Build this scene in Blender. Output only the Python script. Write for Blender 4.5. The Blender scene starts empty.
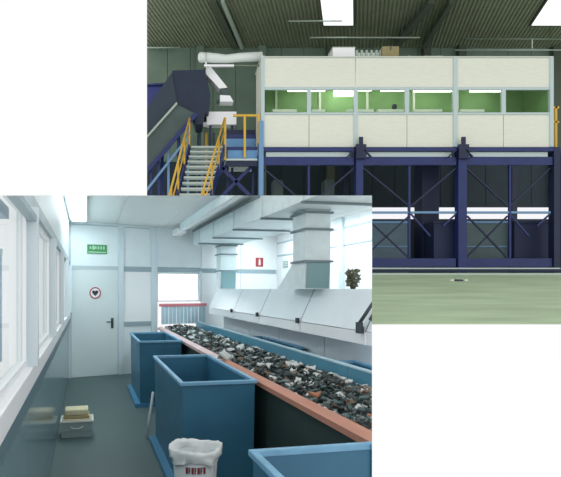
import bpy, bmesh, math, random
from mathutils import Vector, Matrix
random.seed(7)
R = random.Random(11)
SC = bpy.context.scene
COL = SC.collection

# ------------------------------------------------------------------ camera, world, exposure
E = 1.66                                     # eye height over the sorting-room floor
F = 500.0                                    # focal length in pixels of a 561 wide frame
cam = bpy.data.cameras.new('camera')
cam.sensor_fit = 'HORIZONTAL'
cam.sensor_width = 36.0
cam.lens = 36.0 * F / 561.0
cam.shift_x = (280.5 - 186.0) / 561.0
cam.shift_y = (289.0 - 238.5) / 561.0
cam.clip_start = 0.05
cam.clip_end = 200
camo = bpy.data.objects.new('camera', cam)
camo.location = (0, 0, E)
camo.rotation_euler = (math.pi / 2, 0, 0)
COL.objects.link(camo)
SC.camera = camo

w = bpy.data.worlds.new('world')
SC.world = w
w.use_nodes = True
bgn = w.node_tree.nodes['Background']
bgn.inputs[0].default_value = (1, 1, 1, 1)   # an even white sky all round
bgn.inputs[1].default_value = 1.0
SC.view_settings.view_transform = 'Standard'
SC.view_settings.look = 'None'
SC.view_settings.exposure = 0.0
SC.view_settings.gamma = 1.0
SC.view_settings.use_curve_mapping = False


def area_light(name, loc, size, size_y, watts, col, rot=(0, 0, 0)):
    l = bpy.data.lights.new(name, 'AREA')
    l.shape = 'RECTANGLE'
    l.size, l.size_y, l.energy, l.color = size, size_y, watts, col
    o = bpy.data.objects.new(name, l)
    o.location = loc
    o.rotation_euler = rot
    COL.objects.link(o)
    return o


# ------------------------------------------------------------------ materials
def lin(c):
    c = c / 255.0
    return c / 12.92 if c <= 0.04045 else ((c + 0.055) / 1.055) ** 2.4


MATS = {}


def mat(name, rgb, rough=0.6, metal=0.0, noise=0.0, scale=20.0, emit=0.0, bump=0.0, spec=0.5, stretch=None, rgb2=None):
    if name in MATS:
        return MATS[name]
    m = bpy.data.materials.new(name)
    m.use_nodes = True
    nt = m.node_tree
    p = nt.nodes['Principled BSDF']
    c = tuple(lin(v) for v in rgb) + (1,)
    p.inputs['Base Color'].default_value = c
    p.inputs['Roughness'].default_value = rough
    p.inputs['Metallic'].default_value = metal
    p.inputs['Specular IOR Level'].default_value = spec
    if emit:
        p.inputs['Emission Color'].default_value = c
        p.inputs['Emission Strength'].default_value = emit
    if noise or bump:
        tc = nt.nodes.new('ShaderNodeTexCoord')
        mp = nt.nodes.new('ShaderNodeMapping')
        if stretch:
            mp.inputs['Scale'].default_value = stretch
        nt.links.new(tc.outputs['Object'], mp.inputs['Vector'])
        n = nt.nodes.new('ShaderNodeTexNoise')
        n.inputs['Scale'].default_value = scale
        n.inputs['Detail'].default_value = 5
        nt.links.new(mp.outputs[0], n.inputs['Vector'])
        if noise:
            mx = nt.nodes.new('ShaderNodeMix')
            mx.data_type = 'RGBA'
            c2 = tuple(lin(v) for v in rgb2) + (1,) if rgb2 else tuple(v * (1 - noise) for v in c[:3]) + (1,)
            c1 = c if rgb2 else tuple(min(1, v * (1 + noise)) for v in c[:3]) + (1,)
            mx.inputs[6].default_value = c2
            mx.inputs[7].default_value = c1
            rp = nt.nodes.new('ShaderNodeValToRGB')
            rp.color_ramp.elements[0].position = 0.35
            rp.color_ramp.elements[1].position = 0.65
            nt.links.new(n.outputs['Fac'], rp.inputs[0])
            nt.links.new(rp.outputs[0], mx.inputs[0])
            nt.links.new(mx.outputs[2], p.inputs['Base Color'])
        if bump:
            b = nt.nodes.new('ShaderNodeBump')
            b.inputs['Strength'].default_value = bump
            b.inputs['Distance'].default_value = 0.01
            nt.links.new(n.outputs['Fac'], b.inputs['Height'])
            nt.links.new(b.outputs[0], p.inputs['Normal'])
    MATS[name] = m
    return m


def glass(name, tint=(0.96, 0.98, 0.98), gain=1.0):
    if name in MATS:
        return MATS[name]
    m = bpy.data.materials.new(name)
    m.use_nodes = True
    nt = m.node_tree
    nt.nodes.clear()
    o = nt.nodes.new('ShaderNodeOutputMaterial')
    mx = nt.nodes.new('ShaderNodeMixShader')
    t = nt.nodes.new('ShaderNodeBsdfTransparent')
    t.inputs[0].default_value = tint + (1,)
    g = nt.nodes.new('ShaderNodeBsdfGlossy')
    g.inputs['Roughness'].default_value = 0.02
    f = nt.nodes.new('ShaderNodeFresnel')
    f.inputs[0].default_value = 1.0 + 0.35 * gain
    ge = nt.nodes.new('ShaderNodeNewGeometry')           # reflect on entering the pane only
    inv = nt.nodes.new('ShaderNodeMath')
    inv.operation = 'SUBTRACT'
    inv.inputs[0].default_value = 1.0
    mul = nt.nodes.new('ShaderNodeMath')
    mul.operation = 'MULTIPLY'
    nt.links.new(ge.outputs['Backfacing'], inv.inputs[1])
    nt.links.new(f.outputs[0], mul.inputs[0])
    nt.links.new(inv.outputs[0], mul.inputs[1])
    nt.links.new(mul.outputs[0], mx.inputs[0])
    nt.links.new(t.outputs[0], mx.inputs[1])
    nt.links.new(g.outputs[0], mx.inputs[2])
    nt.links.new(mx.outputs[0], o.inputs[0])
    MATS[name] = m
    return m


# sorting room
white_wall = mat('white coated panel', (226, 236, 238), 0.45, noise=0.02, scale=3)
white_trim = mat('white trim', (240, 245, 247), 0.4)
white_bright = mat('bright white enamel', (247, 249, 250), 0.35)
alu = mat('pale anodised aluminium', (212, 225, 230), 0.4, 0.0)
alu_dark = mat('grey blue rail', (158, 178, 185), 0.45)
door_paint = mat('white door paint', (216, 228, 228), 0.45)
low_panel = mat('glossy blue grey wall panel', (112, 142, 150), 0.16, noise=0.05, scale=4)
ceil_mat = mat('white ceiling board', (234, 241, 239), 0.6)
floor_mat = mat('grey green studded vinyl', (76, 98, 98), 0.55, noise=0.14, scale=90, bump=0.3)
bin_blue = mat('blue painted steel', (48, 106, 134), 0.42, noise=0.07, scale=5)
rim_blue = mat('worn light blue rim', (112, 165, 196), 0.4, noise=0.1, scale=9)
base_blue = mat('blue base skirt', (62, 128, 165), 0.45)
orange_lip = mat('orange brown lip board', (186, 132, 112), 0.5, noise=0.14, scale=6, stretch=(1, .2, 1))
hazy_lip = mat('lip board with haze painted in', (214, 186, 184), 0.5, noise=0.08, scale=6)  # pale pink puts the haze of the far end into the colour
skirt_dark = mat('dark green black skirt', (38, 58, 56), 0.7, noise=0.1, scale=6)
belt_mat = mat('black rubber belt', (40, 48, 50), 0.8)
rail_blue = mat('light blue side board', (84, 146, 172), 0.4, noise=0.06, scale=4)
rail_highlight = mat('board edge with painted highlight', (176, 206, 218), 0.4)  # highlight along the top of the side board, painted pale
galv = mat('galvanised duct', (212, 226, 228), 0.45, 0.0, noise=0.05, scale=7)
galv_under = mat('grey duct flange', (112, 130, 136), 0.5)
teal_panel = mat('grey teal inspection panel', (122, 158, 162), 0.4)
hood_mat = mat('pale grey hood panel', (230, 240, 244), 0.35, noise=0.02, scale=3)
hood_lip = mat('white hood lip', (244, 247, 249), 0.35)
hood_face = mat('pale grey lower face', (226, 234, 240), 0.4)
dark_metal = mat('dark grey hardware', (58, 68, 74), 0.5)
teal_rail = mat('grey teal rail under sill', (100, 126, 134), 0.4)
seam = mat('grey seam strip', (184, 198, 202), 0.5)
red_bar = mat('red bar paint', (226, 134, 144), 0.5)
strip_mat = mat('pale blue vinyl strip', (186, 216, 228), 0.3)
exit_green = mat('exit sign green', (70, 150, 92), 0.5)
exit_pale = mat('exit sign pale print', (176, 214, 184), 0.5)
sign_white = mat('sign white', (238, 240, 240), 0.5)
sign_red = mat('sign red', (176, 60, 66), 0.5)
sign_dark = mat('sign dark print', (52, 50, 62), 0.5)
pict_grey = mat('small sign grey green', (130, 160, 150), 0.5)
crate_mat = mat('translucent white crate plastic', (158, 176, 176), 0.4)
crate_rim = mat('white crate rim', (214, 222, 216), 0.4)
cloth_a = mat('cream cloth', (222, 216, 182), 0.9, noise=0.06, scale=30)
cloth_b = mat('tan cloth', (178, 164, 126), 0.9, noise=0.08, scale=30)
bag_mat = mat('white plastic bag', (226, 232, 232), 0.35, noise=0.04, scale=10)
bucket_mat = mat('white plastic bucket', (198, 208, 210), 0.4)
print_red = mat('dark red print', (120, 48, 58), 0.6)
lamp_mat = mat('lamp diffuser', (236, 250, 255), 0.4, emit=17.0)
stem_mat = mat('dry stems', (84, 84, 70), 0.8)
leaf_mat = mat('dull leaves', (112, 116, 96), 0.8)
clad_out = mat('outside blue grey cladding', (138, 166, 184), 0.6)
clad_roof = mat('outside grey canopy', (140, 160, 174), 0.6)
glow_pane = mat('glowing window pane', (250, 252, 255), 0.4, emit=3.0)  # pane glows of itself for window glare and brightens the wall around
pane_room = glass('clear window glass', (.97, .99, .99), .4)
# hall
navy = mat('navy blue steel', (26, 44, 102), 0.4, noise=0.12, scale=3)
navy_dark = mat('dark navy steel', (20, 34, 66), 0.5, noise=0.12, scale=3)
steel_blue = mat('pale blue steel', (110, 150, 190), 0.4)
kick_blue = mat('light blue kick plate', (98, 150, 196), 0.45, noise=0.06, scale=4)
pale_strip = mat('pale grey green rail', (196, 212, 210), 0.45)
curb_pale = mat('pale concrete kerb', (190, 206, 196), 0.7)
cab_panel = mat('off white cabin panel', (226, 229, 214), 0.5, noise=0.035, scale=14, stretch=(.3, 1, 3))
cab_frame = mat('pale aluminium mullion', (188, 206, 206), 0.4)
cab_green = mat('green cabin lining', (126, 164, 106), 0.6, noise=0.08, scale=2)
cab_roof = mat('cabin roof sheet', (205, 212, 200), 0.5)
pane_cab = glass('cabin window glass', (0.93, 0.97, 0.93), 0.6)
pane_strip = glass('wall strip glass', (0.97, 0.97, 0.99), 0.5)
roof_mat = mat('grey green corrugated roof', (132, 140, 116), 0.5, noise=0.06, scale=2)
beam_dark = mat('dark roof beam', (78, 88, 74), 0.6)
wall_green = mat('grey green wall sheet', (112, 134, 118), 0.65, noise=0.1, scale=1.2)
wall_shaded = mat('wall sheet darkened for shade', (34, 52, 62), 0.7, noise=0.1, scale=1.5)  # dark tone paints in the shade under the cabin
pipe_pale = mat('pale pipe', (168, 184, 170), 0.45)
pipe_dark = mat('dull green pipe', (112, 128, 110), 0.5)
white_sheet = mat('white wrapped duct', (222, 230, 226), 0.5, bump=0.5, scale=5)
card_mat = mat('brown cardboard', (150, 140, 100), 0.8, noise=0.05, scale=6)
yellow = mat('yellow railing paint', (214, 172, 58), 0.45)
tread_mat = mat('galvanised tread', (186, 200, 194), 0.5)
conv_dark = mat('dark navy housing', (22, 38, 62), 0.55, noise=0.1, scale=2)
conv_side = mat('dark green grey side plate', (66, 84, 82), 0.55, noise=0.1, scale=2)
conv_cover = mat('dark teal belt cover', (40, 56, 70), 0.6)
hopper_blue = mat('blue hopper', (46, 60, 126), 0.5)
cont_grey = mat('grey teal container', (86, 108, 122), 0.55, noise=0.08, scale=2)
cont_green = mat('grey green container', (84, 104, 106), 0.55, noise=0.08, scale=2)
mesh_navy = mat('navy sheet container', (24, 36, 72), 0.6)
slab_mat = mat('pale green concrete', (170, 190, 156), 0.75, noise=0.12, scale=1.6, stretch=(.3, 1.6, 1))
sky_panel = mat('backlit skylight sheet', (255, 255, 255), 0.5, emit=1.2)
tube_mat = mat('lit fluorescent tube', (255, 255, 250), 0.4, emit=6.0)
work_white = mat('white worktop', (240, 244, 232), 0.4)
dark_small = mat('dark object', (46, 50, 70), 0.6)


# ------------------------------------------------------------------ frames and cutting planes
class Frame:
    def __init__(s, ang, tx=0.0, ty=0.0):
        s.ang, s.tx, s.ty = ang, tx, ty
        s.c, s.s = math.cos(ang), math.sin(ang)

    def world(s, p):
        return Vector((s.tx + s.c * p[0] - s.s * p[1], s.ty + s.s * p[0] + s.c * p[1], p[2]))

    def plane(s, co, no):
        dx, dy = co[0] - s.tx, co[1] - s.ty
        return (Vector((s.c * dx + s.s * dy, -s.s * dx + s.c * dy, co[2])),
                Vector((s.c * no[0] + s.s * no[1], -s.s * no[0] + s.c * no[1], no[2])))


W = Frame(0.0)
A0 = math.radians(11.31)
RM = Frame(A0)                                             # sorting room: a across, b along the corridor
WX, WY = -.311 * math.cos(A0) - 9.573 * math.sin(A0), -.311 * math.sin(A0) + 9.573 * math.cos(A0)
BW = Frame(math.radians(24.2), WX, WY)                     # back wall of the sorting room: s along, t away
EYE = (0, 0, E)
# the two rooms are shown as cut-away models; these are the faces where each is sliced off
CUT_ROOM = [(EYE, (1, -.372, 0)), (EYE, (0, -.187, 1))]
CUT_HALL = [(EYE, (-1, -.078, 0))]


class MB:
    """collects solids into one bmesh, coordinates in a frame"""
    def __init__(s):
        s.bm = bmesh.new()

    def hull(s, verts, faces, mi=0):
        vs = [s.bm.verts.new(v) for v in verts]
        fs = []
        for f in faces:
            fc = s.bm.faces.new([vs[i] for i in f])
            fc.material_index = mi
            fs.append(fc)
        return vs, fs

    def hexa(s, b, t, mi=0):                              # bottom ring of 4, top ring of 4
        return s.hull(list(b) + list(t), [(3, 2, 1, 0), (4, 5, 6, 7), (0, 1, 5, 4), (1, 2, 6, 5), (2, 3, 7, 6), (3, 0, 4, 7)], mi)

    def box(s, x0, x1, y0, y1, z0, z1, bev=0.0, mi=0):
        vs, fs = s.hexa([(x0, y0, z0), (x1, y0, z0), (x1, y1, z0), (x0, y1, z0)],
                        [(x0, y0, z1), (x1, y0, z1), (x1, y1, z1), (x0, y1, z1)], mi)
        if bev:
            es = list({e for f in fs for e in f.edges})
            bmesh.ops.bevel(s.bm, geom=es, offset=bev, segments=2, affect='EDGES', profile=0.5)
        return s

    def bar(s, p, q, wd, ht, mi=0, up=(0, 0, 1)):         # rectangular bar between two points
        p, q = Vector(p), Vector(q)
        d = (q - p).normalized()
        u = Vector(up)
        if abs(d.dot(u)) > .98:
            u = Vector((0, 1, 0))
        sd = d.cross(u).normalized() * wd / 2
        u2 = sd.cross(d).normalized() * ht / 2
        s.hexa([p - sd - u2, p + sd - u2, p + sd + u2, p - sd + u2], [q - sd - u2, q + sd - u2, q + sd + u2, q - sd + u2], mi)
        return s

    def tube(s, pts, r, n=8, mi=0):
        pts = [Vector(p) for p in pts]
        rings = []
        for i, p in enumerate(pts):
            d = (pts[min(i + 1, len(pts) - 1)] - pts[max(i - 1, 0)]).normalized()
            u = Vector((0, 0, 1)) if abs(d.z) < .95 else Vector((0, 1, 0))
            a = d.cross(u).normalized()
            b = a.cross(d).normalized()
            rr = r[i] if isinstance(r, (list, tuple)) else r
            rings.append([s.bm.verts.new(p + a * math.cos(t) * rr + b * math.sin(t) * rr) for t in [2 * math.pi * k / n for k in range(n)]])
        for i in range(len(rings) - 1):
            for k in range(n):
                f = s.bm.faces.new([rings[i][k], rings[i][(k + 1) % n], rings[i + 1][(k + 1) % n], rings[i + 1][k]])
                f.material_index = mi
                f.smooth = True
        for rg in (rings[0], rings[-1]):
            f = s.bm.faces.new(rg)
            f.material_index = mi
        return s

    def prism(s, pts, off, mi=0):                          # polygon (3D points) pushed along a vector
        off = Vector(off)
        a = [s.bm.verts.new(p) for p in pts]
        b = [s.bm.verts.new(Vector(p) + off) for p in pts]
        n = len(pts)
        fs = [s.bm.faces.new(a), s.bm.faces.new(b[::-1])]
        for i in range(n):
            fs.append(s.bm.faces.new([a[i], b[i], b[(i + 1) % n], a[(i + 1) % n]]))
        for f in fs:
            f.material_index = mi
        return s

    def disc(s, c, r, axis_y, n=20, r2=None):              # upright disc facing -y (or a ring)
        ring = lambda rr, y: [(c[0] + rr * math.cos(t), y, c[2] + rr * math.sin(t)) for t in [2 * math.pi * k / n for k in range(n)]]
        if r2 is None:
            return s.prism(ring(r, c[1]), (0, axis_y, 0))
        o, i = ring(r, c[1]), ring(r2, c[1])
        for k in range(n):
            j = (k + 1) % n
            s.prism([o[k], o[j], i[j], i[k]], (0, axis_y, 0))
        return s


def tag(o, label=None, cat=None, group=None, kind=None):
    if label:
        o['label'] = label
    if cat:
        o['category'] = cat
    if group:
        o['group'] = group
    if kind:
        o['kind'] = kind
    return o


BASE = {}


def empty(name, frame, base, label=None, cat=None, group=None, kind=None):
    o = bpy.data.objects.new(name, None)
    o.empty_display_size = .1
    COL.objects.link(o)
    o.location = frame.world(base)
    o.rotation_euler = (0, 0, frame.ang)
    BASE[o] = (frame, Vector(base))
    return tag(o, label, cat, group, kind)


def build(name, mb, mats, parent=None, frame=None, base=None, cuts=None, fill=True, smooth=False, label=None, cat=None, group=None, kind=None):
    """links the collected solids as ONE mesh object; a child shares its thing's frame and base"""
    if parent is not None:
        frame, base = BASE[parent]
    frame = frame or W
    base = Vector(base or (0, 0, 0))
    bm = mb.bm
    if cuts is None:
        cuts = CUT_HALL if frame is W else CUT_ROOM
    for co, no in cuts:
        c, n = frame.plane(co, no)
        if not any((v.co - c).dot(n) > 1e-6 for v in bm.verts):
            continue
        if all((v.co - c).dot(n) > 0 for v in bm.verts):
            bm.free()
            return None
        r = bmesh.ops.bisect_plane(bm, geom=bm.verts[:] + bm.edges[:] + bm.faces[:], dist=1e-6, plane_co=c, plane_no=n, clear_outer=True)
        if fill:
            es = [e for e in bm.edges if e.is_boundary]
            if es:
                bmesh.ops.holes_fill(bm, edges=es, sides=0)
    bmesh.ops.recalc_face_normals(bm, faces=bm.faces[:])
    bmesh.ops.translate(bm, verts=bm.verts[:], vec=-base)
    me = bpy.data.meshes.new(name)
    bm.to_mesh(me)
    bm.free()
    if smooth:
        for p in me.polygons:
            p.use_smooth = True
    for m in (mats if isinstance(mats, (list, tuple)) else [mats]):
        me.materials.append(m)
    o = bpy.data.objects.new(name, me)
    COL.objects.link(o)
    BASE[o] = (frame, base)
    if parent is not None:
        o.parent = parent
    else:
        o.location = frame.world(base)
        o.rotation_euler = (0, 0, frame.ang)
    return tag(o, label, cat, group, kind)


def P(px, py, Y):                                           # a measured point of the hall at distance Y
    return Vector(((px - 186) / F * Y, Y, E + (289 - py) / F * Y))


# =================================================================== SORTING ROOM: the setting
CZ = lambda a: E + 1.28 - .02 * (a + .311)
BB = lambda a: 9.573 + .229 * (a + .311)                    # the back wall in room coordinates
fl = MB()
fl.prism([(-.36, .9, -.05), (4.3, .9, -.05), (4.3, BB(4.3) + .12, -.05), (-.36, BB(-.36) + .12, -.05)], (0, 0, .05))
build('floor', fl, floor_mat, frame=RM, kind='structure')

ce = empty('ceiling', RM, (2, 7, 2.9), kind='structure')
na = 5
for i in range(na):
    a0, a1 = -.36 + i * .932, -.36 + (i + 1) * .932 - .008
    m = MB()
    m.hexa([(a0, 2.0, CZ(a0)), (a1, 2.0, CZ(a1)), (a1, BB(a1) + .05, CZ(a1)), (a0, BB(a0) + .05, CZ(a0))],
           [(a0, 2.0, CZ(a0) + .04), (a1, 2.0, CZ(a1) + .04), (a1, BB(a1) + .05, CZ(a1) + .04), (a0, BB(a0) + .05, CZ(a0) + .04)])
    build('panel', m, ceil_mat, ce)

# left wall
AL = -.311
wl = empty('wall_left', RM, (AL, 5.5, 0), kind='structure')
posts = [1.30, 2.85, 4.55, 6.20, 7.85, 9.45]
for i in range(5):
    b0, b1 = posts[i], posts[i + 1]
    m = MB(); m.box(AL - .06, AL, b0 + .004, b1 - .004, .0, 1.02); build('panel', m, low_panel, wl)
m = MB(); m.box(AL - .06, AL + .012, 1.3, 9.57, 1.02, 1.13); build('rail', m, teal_rail, wl)
m = MB(); m.box(AL - .06, AL + .03, 1.3, 9.57, 1.13, 1.235, .006); build('sill', m, white_bright, wl)
m = MB(); m.box(AL - .06, AL + .02, 2.9, 9.57, 2.11, 2.19); build('head_rail', m, seam, wl)
m = MB(); m.box(AL - .06, AL, 1.3, 9.57, 2.19, 3.0); build('upper_panel', m, white_wall, wl)
for b in posts[1:]:
    m = MB(); m.box(AL - .06, AL + .052, b, b + .07, 1.235, 2.11); build('post', m, alu, wl)
m = MB(); m.box(AL - .0, AL + .045, 2.0, 2.85, 2.03, 2.062); build('trim_1', m, alu_dark, frame=RM, base=(AL, 2.4, 2.03), kind='structure')
for i in range(5):
    b0, b1 = posts[i] + .07, posts[i + 1]
    wn = empty('window_%d' % (i + 1), RM, (AL, (b0 + b1) / 2, 1.235), kind='structure')
    for (x0, x1, z0, z1) in ((b0, b0 + .05, 1.235, 2.11), (b1 - .05, b1, 1.235, 2.11), (b0 + .05, b1 - .05, 1.235, 1.275), (b0 + .05, b1 - .05, 2.07, 2.11)):
        m = MB(); m.box(AL - .05, AL - .005, x0, x1, z0, z1); build('frame', m, white_trim, wn)
    m = MB(); m.box(AL - .03, AL - .024, b0 + .05, b1 - .05, 1.275, 2.07); build('pane', m, pane_room, wn)

# what stands outside the windows
sh = empty('outside_shed', RM, (-2.6, 12.0, 0), 'pale blue grey shed with a flat canopy seen through the window glass', 'shed')
for i in range(7):
    m = MB(); m.box(-4.4 + i * .36, -4.4 + (i + 1) * .36 - .012, 12.0, 12.08, 0, 2.55); build('plank', m, clad_out, sh)
m = MB(); m.box(-4.4, -1.88, 11.96, 12.1, 2.45, 2.58); build('top_rail', m, alu_dark, sh)
m = MB(); m.box(-4.4, -1.9, 11.6, 13.2, 3.42, 3.7); build('canopy', m, clad_roof, sh)
for x in (-4.2, -3.3, -2.1):
    m = MB(); m.box(x, x + .1, 12.1, 12.2, 0, 3.42); build('post', m, clad_roof, sh)

# back wall (frame BW: s along the wall, t into it)
wb = empty('wall_back', BW, (2.2, 0, 0), kind='structure')


def wallbox(name, m_, s0, s1, z0, z1, t0=0.0, t1=.06, parent=wb):
    m = MB(); m.box(s0, s1, t0, t1, z0, z1); return build(name, m, m_, parent)


wallbox('panel', white_wall, 0.0, .99, 2.10, 2.96)
wallbox('panel', white_wall, 1.0, 1.69, 2.10, 2.96)
wallbox('panel', white_wall, 1.70, 2.74, 2.10, 2.96)
wallbox('panel', white_bright, 2.75, 3.68, 0, 2.96)
wallbox('panel', white_bright, 3.69, 4.63, 0, 2.96)
wallbox('top_trim', seam, 0.05, 1.0, 2.865, 2.885, -.012, 0)
wallbox('top_trim', seam, 1.07, 1.6, 2.855, 2.875, -.012, 0)
wallbox('head_rail', seam, .03, .944, 2.03, 2.10, -.015)
wallbox('head_rail', alu_dark, 1.055, 1.626, 2.0, 2.10, -.01)
wallbox('head_rail', alu_dark, 1.754, 4.6, 2.0, 2.09, -.01)
wallbox('post', alu, .945, 1.055, 0, 2.9, -.03)
wallbox('post', alu, 1.628, 1.754, 0, 2.9, -.03)
wallbox('post', alu, 2.69, 2.75, 1.40, 2.03, -.02)
wallbox('panel', white_bright, 1.056, 1.627, 1.02, 2.0)
wallbox('rail', alu_dark, 1.056, 1.627, .93, 1.02, -.012)
wallbox('panel', white_wall, 1.056, 1.627, 0, .93)
wallbox('panel', white_wall, 1.755, 2.74, 0, .80)
wallbox('post', seam, -.03, .03, 0, 2.9, -.03)

dr = empty('door_1', BW, (.49, 0, 0), kind='structure')
m = MB(); m.box(.04, .94, -.01, .045, .003, 2.03, .003); build('leaf', m, door_paint, dr)
hd = MB(); hd.box(.80, .85, -.022, -.01, .90, 1.10, .004); hb = build('handle', hd, dark_metal, dr)
m = MB(); m.tube([(.825, -.022, 1.03), (.825, -.07, 1.03), (.70, -.07, 1.03)], .011); build('lever', m, dark_metal, hb)

wn = empty('window_6', BW, (2.2, 0, 1.4), kind='structure')
for (s0, s1, z0, z1) in ((1.755, 1.79, 1.40, 2.0), (2.65, 2.69, 1.40, 2.0), (1.79, 2.65, 1.40, 1.44), (1.79, 2.65, 1.96, 2.0)):
    m = MB(); m.box(s0, s1, .0, .05, z0, z1); build('frame', m, white_trim, wn)
m = MB(); m.box(1.79, 2.65, .02, .026, 1.44, 1.96); build('pane', m, glow_pane, wn)

# right wall
AR = 4.2
wr = empty('wall_right', RM, (AR, 8, 0), kind='structure')
for i in range(4):
    m = MB(); m.box(AR, AR + .06, 6.0 + i * 1.15, 6.0 + (i + 1) * 1.15 - .006, 0, 2.93); build('panel', m, white_bright, wr)
for z in (E + 1.0, E + .72):
    m = MB(); m.box(AR - .02, AR, 6.0, 10.55, z, z + .03); build('rail', m, seam, wr)
m = MB(); m.box(AR - .05, AR, 7.6, 7.72, 0, 2.9); build('post', m, alu, wr)

# signs on the walls
s_ = empty('exit_sign', BW, (.53, -.002, 2.33), 'small green exit sign with pale print above the white door', 'sign')
m = MB(); m.box(.34, .725, -.014, -.002, 2.33, 2.505, .003); build('board', m, exit_green, s_)
m = MB()
for i, (wd, h) in enumerate(((.03, .05), (.045, .07), (.03, .05), (.03, .06), (.03, .06), (.03, .06))):
    x = .385 + i * .052
    m.box(x, x + wd, -.016, -.014, 2.435 - h / 2 + .01, 2.435 + h / 2 + .01)
m.box(.36, .705, -.016, -.014, 2.352, 2.372)
build('print', m, exit_pale, s_)

s_ = empty('round_sign', BW, (.491, -.012, 1.48), 'round red ringed warning sign with dark symbol on white door', 'sign')
m = MB(); m.disc((.491, -.012, 1.585), .115, -.006, 28); build('plate', m, sign_white, s_)
m = MB(); m.disc((.491, -.018, 1.585), .112, -.003, 28, .09); build('ring', m, sign_red, s_)
m = MB(); m.prism([(.491 + x, -.018, 1.585 + z) for x, z in ((0, -.06), (.055, .0), (.06, .035), (.03, .05), (0, .03), (-.03, .05), (-.06, .035), (-.055, 0))], (0, -.004, 0)); build('symbol', m, sign_dark, s_)

s_ = empty('fire_sign', BW, (4.165, -.002, 2.15), 'small red fire extinguisher sign on the white back wall', 'sign')
m = MB(); m.box(4.07, 4.26, -.012, -.002, 2.15, 2.35); build('board', m, sign_red, s_)
m = MB(); m.box(4.14, 4.19, -.015, -.012, 2.185, 2.30); m.box(4.15, 4.18, -.015, -.012, 2.30, 2.325); build('symbol', m, sign_white, s_)
s_ = empty('notice', RM, (AR, 10.1, 2.1), 'small grey green notice on the white side wall behind the duct', 'sign')
m = MB(); m.box(AR - .014, AR - .001, 9.98, 10.22, 2.12, 2.26); build('board', m, pict_grey, s_)
m = MB()
for z in (2.15, 2.19, 2.225):
    m.box(AR - .017, AR - .014, 10.0, 10.2, z, z + .015)
build('print', m, sign_white, s_)


# =================================================================== SORTING ROOM: things
def make_bin(a0, a1, b0, b1, label, h=.93):
    r = empty('waste_bin', RM, ((a0 + a1) / 2, (b0 + b1) / 2, 0), label, 'bin', 'tall blue steel bins beside the belt')
    t = .012
    k = .012                                                # slight taper
    m = MB()
    A = [(a0 + k, b0 + k), (a1 - k, b0 + k), (a1 - k, b1 - k), (a0 + k, b1 - k)]
    T = [(a0, b0), (a1, b0), (a1, b1), (a0, b1)]
    inn = lambda q, d: [(q[0][0] + d, q[0][1] + d), (q[1][0] - d, q[1][1] + d), (q[2][0] - d, q[2][1] - d), (q[3][0] + d, q[3][1] - d)]
    rings = [[(x, y, .05) for x, y in A], [(x, y, h - .02) for x, y in T], [(x, y, h - .02) for x, y in inn(T, t)], [(x, y, .08) for x, y in inn(A, t)]]
    vs = [[m.bm.verts.new(p) for p in rg] for rg in rings]
    for i in range(3):
        for j in range(4):
            m.bm.faces.new([vs[i][j], vs[i][(j + 1) % 4], vs[i + 1][(j + 1) % 4], vs[i + 1][j]])
    m.bm.faces.new(vs[0]); m.bm.faces.new(vs[3])
    build('body', m, bin_blue, r)
    m = MB()
    e = .018
    for (x0, x1, y0, y1) in ((a0 - e, a1 + e, b0 - e, b0 + e), (a0 - e, a1 + e, b1 - e, b1 + e), (a0 - e, a0 + e, b0 + e, b1 - e), (a1 - e, a1 + e, b0 + e, b1 - e)):
        m.box(x0, x1, y0, y1, h - .03, h, .006)
    build('rim', m, rim_blue, r)
    m = MB()
    for (x0, x1, y0, y1) in ((a0 - .06, a0 + .03, b0 - .01, b1 + .01), (a1 - .03, a1 + .015, b0 - .01, b1 + .01), (a0 + .03, a1 - .03, b0 - .01, b0 + .06), (a0 + .03, a1 - .03, b1 - .06, b1 + .01)):
        m.box(x0, x1, y0, y1, 0, .05)
    m.box(a0 + .03, a1 - .03, b0 + .06, b1 - .06, .0, .05)
    build('base', m, base_blue, r)


make_bin(.737, 1.335, 3.845, 5.436, 'tall blue bin in the middle of the row, behind the white bag')
make_bin(.737, 1.335, 7.01, 8.43, 'tall blue bin at the far end of the row, nearest the white door')
make_bin(.742, 1.335, .75, 2.163, 'tall blue bin cut by the bottom edge, nearest the viewer')
make_bin(2.33, 2.70, 5.9, 7.4, 'dark blue bin across the belt, under the middle of the hood')
make_bin(2.33, 2.70, 2.6, 4.69, 'dark blue bin across the belt, at its near end beyond the blue board')

# conveyor with its load
cv = empty('conveyor', RM, (1.8, 5.5, 0), 'long sorting conveyor with orange lip and blue side board running to the back wall', 'conveyor')
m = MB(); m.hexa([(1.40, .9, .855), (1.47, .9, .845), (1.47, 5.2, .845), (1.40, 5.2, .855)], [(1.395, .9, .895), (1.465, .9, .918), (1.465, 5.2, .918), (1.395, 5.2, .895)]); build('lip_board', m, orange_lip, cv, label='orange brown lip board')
m = MB(); m.hexa([(1.40, 5.205, .855), (1.47, 5.205, .845), (1.47, 9.85, .845), (1.40, 9.85, .855)], [(1.395, 5.205, .895), (1.465, 5.205, .918), (1.465, 9.85, .918), (1.395, 9.85, .895)]); build('lip_board', m, hazy_lip, cv, label='lip board with haze painted in')
for i in range(6):
    b0 = .9 + i * 1.48
    m = MB(); m.box(1.44, 1.46, b0, b0 + 1.475, .08, .845); build('skirt_panel', m, skirt_dark, cv)
for b in (1.2, 3.2, 5.6, 7.8, 9.6):
    for a in (1.49, 2.12):
        m = MB(); m.box(a, a + .05, b, b + .05, 0, .80); build('leg', m, navy_dark, cv)
m = MB(); m.box(1.46, 2.18, .9, 9.9, .80, .855); build('belt', m, belt_mat, cv)
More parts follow.
